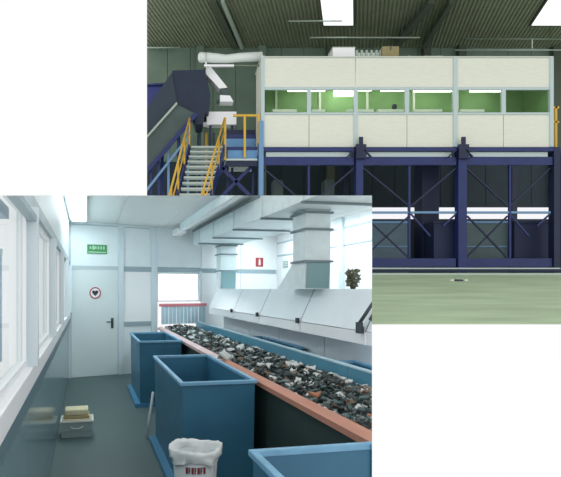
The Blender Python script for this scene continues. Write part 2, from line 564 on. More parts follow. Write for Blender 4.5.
for i in range(3):
    b0 = .9 + i * 3.0
    m = MB(); m.box(2.18, 2.225, b0, b0 + 2.994, .70, 1.0, .004); rb = build('side_board', m, rail_blue, cv)
    m = MB(); m.box(2.175, 2.232, b0, b0 + 2.994, 1.0, 1.012); build('board_edge', m, rail_highlight, rb)

tw = [mat('waste dark', (50, 62, 62), .7), mat('waste grey', (104, 116, 114), .6), mat('waste white', (196, 202, 200), .5),
      mat('waste brown', (112, 96, 80), .7), mat('waste teal', (66, 90, 92), .6), mat('waste orange', (160, 108, 80), .6)]


def scrap(m, c, size, mi):
    """a crumpled piece: a bent, closed little shell"""
    n = R.choice((5, 6, 7))
    ph = R.random() * 6.28
    top, bot = [], []
    for k in range(n):
        t = ph + 2 * math.pi * k / n
        r = size * (.55 + .6 * R.random())
        z = size * 1.1 * (R.random() - .4)
        p = Vector((c[0] + r * math.cos(t), c[1] + r * math.sin(t) * 1.1, c[2] + z))
        top.append(m.bm.verts.new(p))
        bot.append(m.bm.verts.new(p - Vector((0, 0, max(.008, size * .25)))))
    ct = m.bm.verts.new((c[0], c[1], c[2] + size * (.1 + .5 * R.random())))
    cb = m.bm.verts.new((c[0], c[1], c[2] - size * .35))
    for k in range(n):
        j = (k + 1) % n
        for f in (m.bm.faces.new([top[k], top[j], ct]), m.bm.faces.new([bot[j], bot[k], cb]), m.bm.faces.new([top[j], top[k], bot[k], bot[j]])):
            f.material_index = mi


def heap(a):                                                # height of the load across the belt
    t = (a - 1.47) / .71
    return .862 + .085 * math.sin(math.pi * min(1, max(0, t))) ** .7


m = MB()
for i in range(3800):
    a = 1.49 + .67 * R.random()
    b = 1.8 + 8.0 * R.random() ** 1.15
    mi = R.choices(range(6), (44, 24, 9, 8, 18, 1))[0]
    sz = .012 + .03 * R.random() ** 2
    z = .872 + (heap(a) - .862) * R.random() ** .6
    scrap(m, (min(2.15, max(1.51, a)), b, z), sz, mi)
build('mixed_waste', m, tw, frame=RM, base=(1.82, 5.5, .86), fill=False, label='heaped mixed paper and plastic waste lying along the conveyor belt', cat='waste', kind='stuff')
for i in range(46):
    a = 1.53 + .58 * R.random()
    b = 3.3 + 5.0 * R.random()
    wp_ = RM.world((a, b, 0))
    if wp_.x > .355 * wp_.y:
        continue
    m = MB()
    scrap(m, (0, 0, heap(a) + .012 - .86), .03 + .03 * R.random(), 0)
    build('plastic_scrap', m, tw[2], frame=Frame(A0, *RM.world((a, b, 0)).xy), base=(0, 0, .0), label='crumpled white scrap lying among the mixed waste on the belt', cat='scrap', group='white scraps on the conveyor belt', cuts=[]).location.z = .86
for (px, py, sz, mt, lb) in ((224, 356, .10, tw[2], 'largest crumpled white bag on the belt beside the middle bin'), (315, 395, .055, tw[5], 'orange brown scrap lying on the near half of the belt')):
    dy = (py - 289) / 500
    Y = (E - .95) / dy
    X = (px - 186) / 500 * Y
    m = MB(); scrap(m, (0, 0, 0), sz, 0)
    build('plastic_bag' if mt is tw[2] else 'cardboard_scrap', m, mt, frame=Frame(A0, X, Y), cuts=[], label=lb, cat='scrap').location.z = .955

sc = empty('strip_curtain', BW, (2.25, -.1, .88), 'red topped curtain of pale blue strips where the belt meets the back wall', 'curtain')
m = MB(); m.box(1.76, 2.80, -.14, -.10, 1.31, 1.365); build('rail', m, red_bar, sc)
for i in range(12):
    s0 = 1.80 + i * .082
    m = MB(); m.box(s0, s0 + .074, -.125 + .004 * (i % 2), -.121 + .004 * (i % 2), .955, 1.31); build('strip', m, strip_mat, sc)

# ducts
du = empty('air_duct', RM, (2.57, 6.5, E + .89), 'long rectangular galvanised air duct hung under the white ceiling', 'duct')
m = MB(); m.box(2.15, 3.0, 2.5, 9.98, E + .89, E + 1.175); build('trunk', m, galv, du)
for b in (4.7, 5.9, 7.1, 8.3, 9.4):
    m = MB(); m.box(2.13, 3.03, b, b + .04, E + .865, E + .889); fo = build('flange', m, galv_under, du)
    if fo:
        m = MB(); m.box(2.13, 2.149, b, b + .03, E + .889, E + 1.158); m.box(3.001, 3.03, b, b + .04, E + .889, E + 1.19); build('side_flange', m, galv, fo)
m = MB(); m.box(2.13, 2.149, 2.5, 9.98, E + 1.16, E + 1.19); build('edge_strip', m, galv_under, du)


def drop(a0, a1, b0, b1, zt, zm, zb, back, label):
    r = empty('duct_drop', RM, ((a0 + a1) / 2, (b0 + b1) / 2, E), label, 'duct', 'duct drops between trunk and hood')
    m = MB(); m.box(a0, a1, b0, b1, E + zm, E + zt); build('shaft', m, galv, r)
    for z in (zm, zm + (zt - zm) * .62, zt - .03):
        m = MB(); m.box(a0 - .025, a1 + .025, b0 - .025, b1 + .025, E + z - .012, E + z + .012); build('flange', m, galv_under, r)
    m = MB()
    bt = [(a0 - .01, b0 + .02, E + zb), (a1 - .0, b0 + .02, E + zb), (a1, b1 + back, E + zb), (a0 - .01, b1 + back, E + zb)]
    tp = [(a0, b0, E + zm), (a1, b0, E + zm), (a1, b1, E + zm), (a0, b1, E + zm)]
    m.hexa(bt, tp); build('hopper', m, galv, r)
    m = MB()
    m.hexa([(a0 + .01, b0 + .0, E + zb + .01), (a1 - .02, b0 + .0, E + zb + .01), (a1 - .02, b0 + .016, E + zb + .01), (a0 + .01, b0 + .016, E + zb + .01)],
           [(a0 + .015, b0 - .012, E + zm - .014), (a1 - .015, b0 - .012, E + zm - .014), (a1 - .015, b0 + .0, E + zm - .014), (a0 + .015, b0 + .0, E + zm - .014)])
    build('inspection_panel', m, teal_panel, r, label='grey teal inspection panel')


drop(2.40, 2.70, 5.2, 5.55, .888, .31, .002, .45, 'large galvanised duct drop with flared foot, nearer of the two')
drop(2.61, 2.93, 9.55, 9.88, .888, .36, .002, .02, 'small galvanised duct drop with grey panel close to the back wall')

lp = empty('ceiling_lamp', RM, (1.78, 7, E + 1.08), 'long white fluorescent batten along the ceiling beside the duct', 'lamp')
m = MB(); m.box(1.74, 1.83, 3.0, 9.3, E + 1.16, CZ(1.8)); build('rail', m, alu, lp)
m = MB(); m.box(1.73, 1.84, 3.0, 9.3, E + 1.10, E + 1.159, .008); build('body', m, galv, lp)
m = MB(); m.box(1.755, 1.815, 3.1, 9.25, E + 1.09, E + 1.099); build('diffuser', m, white_bright, lp)
m = MB(); m.box(1.69, 1.87, 9.3, 9.85, E + 1.06, E + 1.16, .01); build('end_box', m, white_bright, lp)
for (a0, a1, b0, b1, lb) in ((-.27, .02, 5.3, 9.2, 'flat white ceiling lamp in the corner above the windows'), (3.45, 3.75, 6.2, 10.0, 'flat white lamp added behind the air duct to brighten the right wall')):  # second lamp is added, mostly hidden, to whiten the right wall
    lp = empty('ceiling_lamp', RM, ((a0 + a1) / 2, (b0 + b1) / 2, CZ(a0) - .06), lb, 'lamp')
    m = MB(); m.box(a0, a1, b0, b1, CZ(a1) - .045, CZ(a1) - .002, .004); build('housing', m, white_bright, lp)
    m = MB(); m.box(a0 + .03, a1 - .03, b0 + .03, b1 - .03, CZ(a1) - .055, CZ(a1) - .0455); build('diffuser', m, lamp_mat, lp)

# extraction hood
ho = empty('sorting_hood', RM, (2.75, 7, 0), 'long pale hood of sloping panels standing behind the conveyor', 'hood')
HB = [2.6, 4.07, 5.46, 6.87, 8.18, 9.9]
AF, AT = 2.45, 2.65
for i in range(5):
    b0, b1 = HB[i] + .012, HB[i + 1] - .012
    m = MB(); m.hexa([(AF, b0, E - .377), (AF + .03, b0, E - .385), (AF + .03, b1, E - .385), (AF, b1, E - .377)], [(AT - .02, b0, E), (AT + .02, b0, E - .01), (AT + .02, b1, E - .01), (AT - .02, b1, E)])
    pn = build('sloping_panel', m, hood_mat, ho)
    if pn:
        m = MB()
        m.box(AF - .03, AF, b0 + .01, b0 + .06, E - .40, E - .34)
        build('latch', m, dark_metal, pn)
    m = MB(); m.box(AF + .0, AF + .03, b0, b1, E - .50, E - .386); build('front_lip', m, hood_lip, ho)
    m = MB(); m.box(2.76, 2.79, b0 + .0, b1 - .0, .1, E - .05); build('lower_panel', m, hood_face, ho)
    m = MB(); m.box(AT + .021, 3.15, b0, b1, E - .02, E); build('deck_panel', m, hood_lip, ho)
for b in HB[1:]:
    m = MB(); m.hexa([(AF + .004, b - .012, E - .377), (AF + .028, b - .012, E - .385), (AF + .028, b + .012, E - .385), (AF + .004, b + .012, E - .377)], [(AT - .016, b - .012, E), (AT + .016, b - .012, E - .01), (AT + .016, b + .012, E - .01), (AT - .016, b + .012, E)])
    build('seam_strip', m, galv_under, ho)
    m = MB(); m.box(2.80, 2.86, b - .03, b + .03, 0, E - .02); build('leg', m, hood_face, ho)
m = MB(); m.tube([(2.42, 4.12, E - .31), (2.56, 4.05, E - .06)], .016); m.box(2.40, 2.44, 4.09, 4.15, E - .40, E - .30); m.tube([(2.47, 4.02, E - .28), (2.55, 3.98, E - .12)], .022); build('stay', m, dark_metal, ho, label='dark gas stay and bracket')

st = empty('dry_bundle', RM, (2.85, 4.98, E + .0), 'dark tangled bundle of dry stems and leaves standing on the hood', 'plant')
m = MB()
for i in range(26):
    t, rr = R.random() * 6.28, .02 + .05 * R.random()
    h = .08 + .15 * R.random()
    m.tube([(2.85 + .3 * rr * math.cos(t), 4.98 + .3 * rr * math.sin(t), E), (2.85 + .8 * rr * math.cos(t), 4.98 + .8 * rr * math.sin(t), E + h * .6), (2.85 + rr * math.cos(t + .5), 4.98 + rr * math.sin(t + .5), E + h)], .006, 5)
build('stems', m, stem_mat, st)
m = MB()
for i in range(110):
    t, rr, h = R.random() * 6.28, .07 * R.random() ** .5, .03 + .19 * R.random()
    scrap(m, (2.85 + rr * math.cos(t), 4.98 + rr * math.sin(t), E + h), .014 + .012 * R.random(), 0)
build('foliage', m, leaf_mat, st, kind='stuff', fill=False)

# crate with folded cloths
cr = empty('storage_crate', RM, (-.10, 5.86, 0), 'low white plastic crate on the floor beside the glossy wall', 'crate')
m = MB()
c0 = (-.285, .085, 5.72, 6.0)
for (x0, x1, y0, y1, z0, z1) in ((c0[0] + .015, c0[1] - .015, c0[2] + .01, c0[2] + .02, .0, .165), (c0[0] + .015, c0[1] - .015, c0[3] - .02, c0[3] - .01, .0, .165),
                                 (c0[0] + .015, c0[0] + .025, c0[2] + .02, c0[3] - .02, .0, .165), (c0[1] - .025, c0[1] - .015, c0[2] + .02, c0[3] - .02, .0, .165), (c0[0] + .025, c0[1] - .025, c0[2] + .02, c0[3] - .02, .0, .01)):
    m.box(x0, x1, y0, y1, z0, z1)
for x in (-.22, -.15, -.08, -.01):
    m.box(x, x + .012, c0[2] + .003, c0[2] + .01, .02, .06)
m.box(c0[0] + .03, c0[1] - .03, c0[2] + .002, c0[2] + .01, .065, .08)
build('body', m, crate_mat, cr)
m = MB()
for (x0, x1, y0, y1) in ((c0[0], c0[1], c0[2] - .006, c0[2] + .02), (c0[0], c0[1], c0[3] - .02, c0[3] + .006), (c0[0], c0[0] + .025, c0[2] + .02, c0[3] - .02), (c0[1] - .025, c0[1], c0[2] + .02, c0[3] - .02)):
    m.box(x0, x1, y0, y1, .165, .185, .004)
build('rim', m, crate_rim, cr)
m = MB(); m.tube([(-.17, c0[2] + .0, .12), (-.13, c0[2] - .012, .10), (-.07, c0[2] - .012, .10), (-.03, c0[2] + .0, .12)], .007); build('handle', m, crate_rim, cr)
for i, (z0, z1, cm, lb) in enumerate(((.012, .20, cloth_a, 'cream folded cloth at the bottom of the pile in the crate'), (.202, .232, cloth_b, 'tan folded cloth between two cream ones in the crate'), (.234, .30, cloth_a, 'cream folded cloth on top of the pile in the crate'))):
    m = MB(); m.box(-.255 + .01 * i, .055 - .015 * i, 5.745 + .008 * i, 5.965, z0, z1, .012 if i != 1 else .008)
    build('folded_cloth', m, cm, frame=RM, base=(-.1, 5.85, z0), label=lb, cat='cloth', group='cloths in the crate', smooth=True)

# bucket with bag
bk = empty('waste_bucket', RM, (.71, 3.24, 0), 'white bucket lined with a plastic bag in front of the blue bin', 'bucket')
cx, cy = .71, 3.24


def ring(r, z, n=28, wob=0.0, zw=0.0, sd=0):
    q = random.Random(sd)
    ph = [q.random() * 6.28 for _ in range(4)]
    out = []
    for k in range(n):
        t = 2 * math.pi * k / n
        d = sum(math.sin((j + 2) * t + ph[j]) for j in range(4)) / 4
        out.append((cx + (r + wob * d) * math.cos(t), cy + (r + wob * d) * math.sin(t), z + zw * math.sin(3 * t + ph[0])))
    return out


def skin_rings(m, rings, cap0=True, cap1=True):
    vs = [[m.bm.verts.new(p) for p in rg] for rg in rings]
    n = len(vs[0])
    for i in range(len(vs) - 1):
        for k in range(n):
            f = m.bm.faces.new([vs[i][k], vs[i][(k + 1) % n], vs[i + 1][(k + 1) % n], vs[i + 1][k]])
            f.smooth = True
    if cap0:
        m.bm.faces.new(vs[0])
    if cap1:
        m.bm.faces.new(vs[-1])


m = MB(); skin_rings(m, [ring(.12, 0), ring(.148, .57), ring(.14, .57), ring(.112, .01)]); build('pail', m, bucket_mat, bk)
m = MB(); skin_rings(m, [ring(.158, .540, 44, .012, .014, 1), ring(.160, .555, 44, .014, .014, 2), ring(.168, .58, 44, .016, .012, 3), ring(.170, .60, 44, .018, .010, 4), ring(.166, .622, 44, .02, .010, 4), ring(.158, .622, 44, .022, .010, 4), ring(.150, .60, 44, .022, .008, 4), ring(.145, .56, 44, .02, 0, 9), ring(.13, .47, 44, .02, 0, 5), ring(.12, .25, 44, .02, 0, 6), ring(.06, .18, 44, .01, 0, 7)], False, True)
for v in m.bm.verts:                                        # crinkles
    v.co += Vector((R.uniform(-1, 1), R.uniform(-1, 1), R.uniform(-1, 1))) * .0045
build('bag_liner', m, bag_mat, bk)
m = MB()
for i in range(7):                                          # printed marks round the front of the pail, too faint to read
    t = -2.18 + .13 * i + .0
    for (z0, z1, dt) in ((.485, .526, .0), (.518, .526, .035), (.502, .508, .03)) if i % 2 else ((.485, .526, .0), (.485, .526, .05)):
        tt = t + dt
        r = .12 + .028 * z0 / .57 + .0025
        c, s2 = math.cos(tt), math.sin(tt)
        p = Vector((cx + r * c, cy + r * s2, 0))
        tg = Vector((-s2, c, 0)) * .004
        nn = Vector((c, s2, 0)) * .002
        m.hexa([p - tg + Vector((0, 0, z0)), p + tg + Vector((0, 0, z0)), p + tg + nn + Vector((0, 0, z0)), p - tg + nn + Vector((0, 0, z0))],
               [p - tg + Vector((0, 0, z1)), p + tg + Vector((0, 0, z1)), p + tg + nn + Vector((0, 0, z1)), p - tg + nn + Vector((0, 0, z1))])
build('print', m, print_red, bk)

m = MB(); m.tube([(.655, 5.50, .014), (.69, 5.50, .25), (.728, 5.50, .52)], .014, 8)
build('plastic_pipe', m, bag_mat, frame=RM, base=(.67, 5.5, 0), label='thin white pipe leaning at the rear corner of the middle bin', cat='pipe')

# =================================================================== HALL: the setting
D = 16.7
ZP = 2.136                                                   # raised slab the cabin frame stands on
ramp_z = lambda Y: ZP - (16.4 - Y) * (ZP - 1.043) / 7.4
fh = MB()
XR = 13.8
fh.hexa([(9 * .372, 9, ramp_z(9) - .02), (XR, 9, ramp_z(9) - .02), (XR, 12.2, ramp_z(12.2) - .02), (12.2 * .372, 12.2, ramp_z(12.2) - .02)],
        [(9 * .372, 9, ramp_z(9)), (XR, 9, ramp_z(9)), (XR, 12.2, ramp_z(12.2)), (12.2 * .372, 12.2, ramp_z(12.2))])
fh.hexa([(12.2 * .372, 12.2, ramp_z(12.2) - .02), (XR, 12.2, ramp_z(12.2) - .02), (XR, 16.4, ZP - .02), (5.0, 16.4, ZP - .02)],
        [(12.2 * .372, 12.2, ramp_z(12.2)), (XR, 12.2, ramp_z(12.2)), (XR, 16.4, ZP), (5.0, 16.4, ZP)])
fh.box(-2.2, 18.4, 16.4, 22.2, ZP - .2, ZP)
build('floor', fh, slab_mat, frame=W, base=(6, 12, ZP), kind='structure')
kb = MB(); kb.box(-1.5, XR, 16.25, 16.38, ZP - .03, ZP + .045); build('trim_3', kb, curb_pale, frame=W, base=(6, 16.3, ZP), kind='structure')

# (a plain backing sheet closes the joints of the wall sheets, leaving the window strip free)
# corrugated roof, its ribs running skew to the cabin
CH = E + 10.6
wv = Vector((.322, .947, 0)).normalized()
m = MB()
prof = [(0, 0), (.05, 0), (.075, .05), (.13, .05), (.155, 0)]
x = -8.0
up, lo = [], []
while x < 20.5:
    for (dx, dz) in prof[:-1]:
        lo.append((x + dx, CH + dz))
    x += .155
Y0, Y1 = 14.8, 22.2
v0 = [m.bm.verts.new((px_ + wv.x / wv.y * (Y0 - 22), Y0, z)) for px_, z in lo]
v1 = [m.bm.verts.new((px_ + wv.x / wv.y * (Y1 - 22), Y1, z)) for px_, z in lo]
for i in range(len(lo) - 1):
    m.bm.faces.new([v0[i], v0[i + 1], v1[i + 1], v1[i]])
build('ceiling', m, roof_mat, frame=W, base=(5, 18, CH), kind='structure', fill=False)


def cz(py):
    return 10.45 * 500 / (289 - py)


def roofbar(px0, py0, px1, py1, wd, ht, mt, name, z=10.45, **kw):
    p = P(px0, py0, z * 500 / (289 - py0)); q = P(px1, py1, z * 500 / (289 - py1))
    m = MB(); m.bar(p, q, wd, ht)
    return build(name, m, mt, frame=W, base=(p + q) / 2, **kw)


for i, (x0, x1, yb, yt) in enumerate(((323, 354, 28, -12), (530, 569, 28, -12))):
    Ya, Yb = cz(yb), cz(yt)
    p = P(x0, yb, Ya); q = P(x1, yb, Ya)
    sk = empty('window_%d' % (i + 7), W, (p + q) / 2, kind='structure')
    dX = wv.x / wv.y * (Yb - Ya)
    rng = [(p.x, Ya), (q.x, Ya), (q.x + dX, Yb), (p.x + dX, Yb)]
    m = MB(); m.hexa([(a, b, CH - .06) for a, b in rng], [(a, b, CH - .03) for a, b in rng]); build('pane', m, sky_panel, sk)
    for k in range(4):
        m = MB(); m.bar(Vector(rng[k] + (CH - .045,)), Vector(rng[(k + 1) % 4] + (CH - .045,)), .06, .08); build('frame', m, beam_dark, sk)

roofbar(222.5, 1, 242, 48, .13, .1, pipe_pale, 'light_channel', label='pale channel strip running up the ceiling above the stair head', cat='channel')
roofbar(213, 1, 236, 48, .22, .14, beam_dark, 'roof_beam', label='dark roof beam beside the pale channel strip', cat='beam')
roofbar(432, 1, 396, 46, .25, .2, beam_dark, 'roof_beam', label='dark roof beam slanting above the middle of the cabin', cat='beam')
roofbar(452, 1, 424, 46, .18, .2, beam_dark, 'roof_beam', label='thin dark roof beam slanting above the cabin, beside a wider one', cat='beam')


def pipe(px0, px1, py, r, mt, label, Y=None, name='pipe'):
    Y = Y or cz(py)
    r_ = empty(name, W, P((px0 + px1) / 2, py, Y), label, 'pipe')
    m = MB(); m.tube([P(px0, py, Y), P(px1, py, Y)], r); build('length', m, mt, r_)
    for f in (.15, .85):
        c = P(px0 + (px1 - px0) * f, py, Y)
        m = MB(); m.tube([c, Vector((c.x, c.y, CH + .02))], .008, 5); build('hanger', m, beam_dark, r_)


pipe(147, 180, 47.5, .03, pipe_pale, 'short pale pipe under the corrugated roof above the blue gantry')
pipe(288, 342, 21, .028, pipe_pale, 'pale pipe passing below the square skylight', Y=19.3)
pipe(310, 420, 37.5, .03, pipe_pale, 'pale pipe hung just above the white boxes on the cabin roof', Y=20.2)
pipe(464, 566, 39, .025, pipe_dark, 'upper of two thin pipes below the skylight at the cabin end', Y=20.4)
pipe(455, 566, 50, .022, pipe_pale, 'lower of two thin pipes just above the cabin roof end', Y=20.4)
m = MB(); m.bar(P(532, 39, 20.4), P(532, 49, 20.4), .04, .04); build('pipe_bracket', m, pipe_pale, frame=W, base=P(532, 44, 20.4), label='short bracket joining the two thin pipes above the cabin end', cat='bracket')

# back wall of the hall, with a strip of windows low down
wh = empty('wall_back', W, (6, 22, ZP), kind='structure')
zt0, zt1 = E + 70 / 500 * 22, E + 82 / 500 * 22
XL, XQ = -1.8, 18.2
n = 20
m = MB(); m.box(XL, XQ, 22.1, 22.14, zt1, CH + .08); build('backing', m, wall_shaded, wh)
m = MB(); m.box(XL, XQ, 22.1, 22.14, ZP, zt0); build('backing', m, wall_shaded, wh)
for i in range(n):
    x0, x1 = XL + (XQ - XL) * i / n, XL + (XQ - XL) * (i + 1) / n - .02
    m = MB(); m.box(x0, x1, 22, 22.1, E + 5.6, CH + .06); build('sheet', m, wall_green, wh)
    m = MB(); m.box(x0, x1, 22, 22.1, zt1, E + 5.59); build('sheet', m, wall_shaded, wh)
    m = MB(); m.box(x0, x1, 22, 22.1, ZP, zt0); build('sheet', m, wall_shaded, wh)
for px in (200, 262, 330, 426, 461, 555):
    p = P(px, 100, 21.9)
    m = MB(); m.box(p.x - .16, p.x + .16, 21.75, 21.98, ZP, CH); build('column', m, beam_dark if px > 262 else wall_green, wh)
for i in range(9):
    x0 = XL + i * 2.22
    wn = empty('window_%d' % (9 + i), W, (x0 + 1.1, 22, zt0), kind='structure')
    m = MB(); m.box(x0, x0 + 2.2, 22.04, 22.05, zt0, zt1); build('pane', m, pane_strip, wn)
    m = MB(); m.box(x0, x0 + 2.2, 21.98, 22.03, (zt0 + zt1) / 2 - .03, (zt0 + zt1) / 2 + .03); build('frame', m, steel_blue, wn)

# =================================================================== HALL: sorting cabin
CX = lambda px: (px - 186) / F * D
CZZ = lambda py: E + (289 - py) / F * D
ca = empty('sorting_cabin', W, (CX(406), 18, CZZ(148)), 'long off white sorting cabin with green lit windows raised on a blue steel frame', 'cabin')
PB = 18.0
PR = 19.4
mods = [(263.5, 309, 355.5), (355.5, 407, 455), (455, 503.5, 550.5)]


def cbox(name, mt, px0, px1, py0, py1, Ya=0.0, Yb=.06, parent=None):
    m = MB(); m.box(CX(px0), CX(px1), D + Ya, D + Yb, CZZ(py1), CZZ(py0)); return build(name, m, mt, parent or ca)


for (p0, pm, p1) in mods:
    cbox('upper_panel', cab_panel, p0 + .4, p1 - .4, 58, 87)
    for (q0, q1) in ((p0, pm), (pm, p1)):
        cbox('lower_panel', cab_panel, q0 + .3, q1 - .3, 115, 147)
        pn = cbox('pane', pane_cab, q0 + 1.5, q1 - 1.5, 90, 112.5, .025, .033)
    cbox('window_head', cab_frame, p0 + .4, p1 - .4, 87.2, 89.8, -.01, .06)
    cbox('window_sill', cab_frame, p0 + .4, p1 - .4, 112.6, 114.8, -.02, .06)
    cbox('mullion', cab_frame, pm - 2.0, pm + 2.0, 89.8, 112.6, -.02, .06)
for (a, b, y0) in ((261, 264.5, 56), (353.5, 357.5, 88), (453, 457.3, 58), (549.5, 553, 58)):
    cbox('post', cab_frame, a, b, y0, 147, -.035, .07)
m = MB(); m.box(CX(260.5), CX(553), D - .03, PB + .05, CZZ(57.8), CZZ(56.6)); build('roof', m, cab_roof, ca)
m = MB(); m.box(CX(262), CX(552), D + .07, PB, CZZ(148), CZZ(147)); build('floor', m, cont_grey, ca)
m = MB(); m.box(CX(262), CX(552), PB, PB + .05, CZZ(147), CZZ(58)); build('rear_wall', m, cab_green, ca)
for px in (261.5, 550.5):
    m = MB(); m.box(CX(px), CX(px + 1.6), D + .07, PB, CZZ(147), CZZ(58)); build('end_wall', m, cab_panel, ca)
for px in (263.2, 549.0):
    m = MB(); m.box(CX(px), CX(px) + .03, D + .08, PB - .001, CZZ(146.9), CZZ(60.1)); build('end_lining', m, cab_green, ca)
m = MB(); m.box(CX(264), CX(550), D + .2, PB - .02, CZZ(60), CZZ(59.2)); build('inner_ceiling', m, cab_panel, ca)
for k, px in enumerate((283, 330, 381, 431, 478, 527)):          # door and pillar shapes on the green lining
    m = MB(); m.box(CX(px) - .04, CX(px) + .04, PB - .05, PB, CZZ(147), CZZ(60)); build('lining_strip', m, cab_panel, ca)

# lamps, a glowing reflection panel and benches inside the cabin
for (x0, x1, y0, y1, lb) in ((288, 325, 88.5, 91, 'lit tube lamp behind the first cabin window from the stairs'),
                             (334, 353, 84, 96, 'broad glowing panel imitating a skylight reflection in the second cabin window from the stairs'),  # glowing box in place of the skylight's reflection on the glass
                             (358, 372, 87.5, 90.5, 'short lit tube lamp behind the third cabin window from the stairs'),
                             (381, 404, 87.5, 91, 'lit tube lamp at the mullion of the middle cabin bay'),
                             (414, 452, 88, 91.5, 'long lit tube lamp behind the fourth cabin window from the stairs'),
                             (470, 501, 88, 91.5, 'lit tube lamp behind the fifth cabin window from the stairs')):
    Yl = D + .7
    p, q = P(x0, y1, Yl), P(x1, y0, Yl)
    lr = empty('cabin_lamp', W, ((p.x + q.x) / 2, Yl, p.z), lb, 'lamp', 'lamps in the cabin windows')
    m = MB(); m.box(p.x, q.x, Yl - .06, Yl + .06, p.z, q.z - .02, .012); build('tube', m, tube_mat, lr)
    m = MB(); m.box(p.x, q.x, Yl - .08, Yl + .08, q.z - .018, q.z + .02); build('housing', m, white_bright, lr)
    for xx in (p.x + .1, q.x - .1):
        m = MB(); m.tube([(xx, Yl, q.z + .02), (xx, Yl, CZZ(60))], .01, 6); build('hanger', m, alu, lr)
bench_px = ((272, 296), (311, 324), (345, 372), (376, 402), (412, 440), (458, 482))
for i, (x0, x1) in enumerate(bench_px):
    Yl = D + .5
    p, q = P(x0, 113.5, Yl), P(x1, 110.8, Yl)
    br = empty('work_shelf', W, ((p.x + q.x) / 2, Yl, CZZ(147)), '%s white work shelf from the stairs inside the green cabin' % ('first', 'second', 'third', 'fourth', 'fifth', 'sixth')[i], 'shelf', 'white shelves in the cabin')
    m = MB(); m.box(p.x, q.x, Yl - .15, Yl + .15, p.z, q.z); build('top', m, work_white, br)
    m = MB(); m.box((p.x + q.x) / 2 - .08, (p.x + q.x) / 2 + .08, Yl - .08, Yl + .08, CZZ(147), p.z); build('stem', m, work_white, br)
m = MB(); p = P(394.5, 111, D + .5); m.tube([p, p + Vector((0, 0, .1)), p + Vector((0, 0, .17)), p + Vector((0, 0, .22)), p + Vector((0, 0, .25))], [.05, .08, .085, .06, .02], 12)
build('dark_pot', m, dark_small, frame=W, base=p, label='small dark pot standing on a white shelf in the cabin', cat='pot', smooth=True)
m = MB(); p = P(269, 111, D + .6); m.box(p.x - .12, p.x + .2, p.y, p.y + .2, CZZ(147), p.z + .12); build('green_locker', m, cab_green, frame=W, base=(p.x, p.y, CZZ(147)), label='dull green locker at the stair end inside the cabin', cat='locker')

# on the cabin roof
RT = CZZ(56.55)
wd = empty('wrapped_duct', W, P(230, 62, D + .5), 'white wrapped round duct leading from the gantry to the cabin roof', 'duct')
Yd = D + .5
m = MB(); m.tube([P(198, 57.5, Yd), P(199.5, 57.5, Yd), P(206, 57.7, Yd)], [.08, .17, .17], 14); build('end_cap', m, white_sheet, wd)
m = MB(); m.tube([P(206.3, 57.5, Yd), P(214, 58, Yd), P(226, 59, Yd), P(240, 57.5, Yd), P(262, 56.6, Yd)], [.165, .16, .14, .15, .16], 14); build('sleeve', m, white_sheet, wd)
m = MB(); m.bar(P(204, 65.8, Yd), P(234, 65.8, Yd), .08, .06); m.bar(P(206, 62, Yd), P(206, 66, Yd), .05, .05); build('support_rail', m, white_bright, wd)
m = MB(); m.bar(P(235, 65.8, Yd), P(261, 65.8, Yd), .06, .04); build('support_rail', m, pipe_dark, wd)
for i, (x0, x1, r, mt, lb) in enumerate(((263, 290, .11, pipe_pale, 'pale round duct length on the cabin roof nearest the stairs'), (292, 334, .085, pipe_pale, 'thinner pale duct length on the cabin roof, ending at the white box'))):
    z = RT + r
    m = MB(); m.tube([(CX(x0), D + .5, z), (CX((x0 + x1) / 2), D + .5, z + .01), (CX(x1), D + .5, z)], r, 12); build('roof_duct', m, mt, frame=W, base=(CX(x0), D + .5, RT), label=lb, cat='duct')
bx = empty('white_unit', W, (CX(346), D + .5, RT), 'white box unit standing on the cabin roof under the skylight', 'unit')
m = MB(); m.box(CX(335), CX(357.5), D + .25, D + .8, RT, RT + .42, .01); build('casing', m, white_bright, bx)
m = MB(); m.box(CX(334.6), CX(358), D + .24, D + .81, RT + .42, RT + .44); build('lid', m, cab_roof, bx)
rk = empty('slatted_rack', W, (CX(371), D + .5, RT), 'pale slatted rack between white unit and cardboard box on cabin roof', 'rack')
for px in (359, 364, 369, 374, 379, 383):
    m = MB(); m.box(CX(px), CX(px + 2.2), D + .3, D + .36, RT, RT + .36); build('slat', m, pipe_pale, rk)
m = MB(); m.box(CX(358.5), CX(385), D + .36, D + .5, RT, RT + .3); build('back_board', m, white_sheet, rk)
cb = empty('cardboard_box', W, (CX(393), D + .5, RT), 'brown cardboard box standing on the cabin roof', 'box')
m = MB(); m.box(CX(384.7), CX(401.5), D + .2, D + .7, RT, RT + .44, .006); build('body', m, card_mat, cb)
m = MB(); m.box(CX(392.4), CX(393.8), D + .195, D + .705, RT + .3, RT + .445); build('tape', m, conv_side, cb)
wp = empty('wrapped_duct', W, (CX(430), D + .5, RT), 'flat white wrapped duct lying on the cabin roof beyond the cardboard box', 'duct')
m = MB(); m.tube([(CX(405), D + .5, RT + .12), (CX(407), D + .5, RT + .12), (CX(428), D + .5, RT + .12), (CX(448), D + .5, RT + .125), (CX(452), D + .5, RT + .11), (CX(455), D + .5, RT + .04)], [.06, .12, .12, .125, .11, .03], 14); build('sleeve', m, white_sheet, wp)
for px in (415, 432, 446):
    m = MB(); m.tube([(CX(px), D + .5, RT + .128), (CX(px + 1), D + .5, RT + .128)], .128, 14); build('band', m, cab_roof, wp)

# =================================================================== HALL: blue support frame
sf = empty('support_frame', W, (CX(406), 18, ZP), 'navy blue steel frame with braced bays carrying the cabin', 'frame')


def fbar(name, mt, p0, p1, wd=.1, ht=.1, Y=D):
    m = MB(); m.bar(P(*p0, Y), P(*p1, Y), wd, ht, up=(0, 1, 0)); return build(name, m, mt, sf)


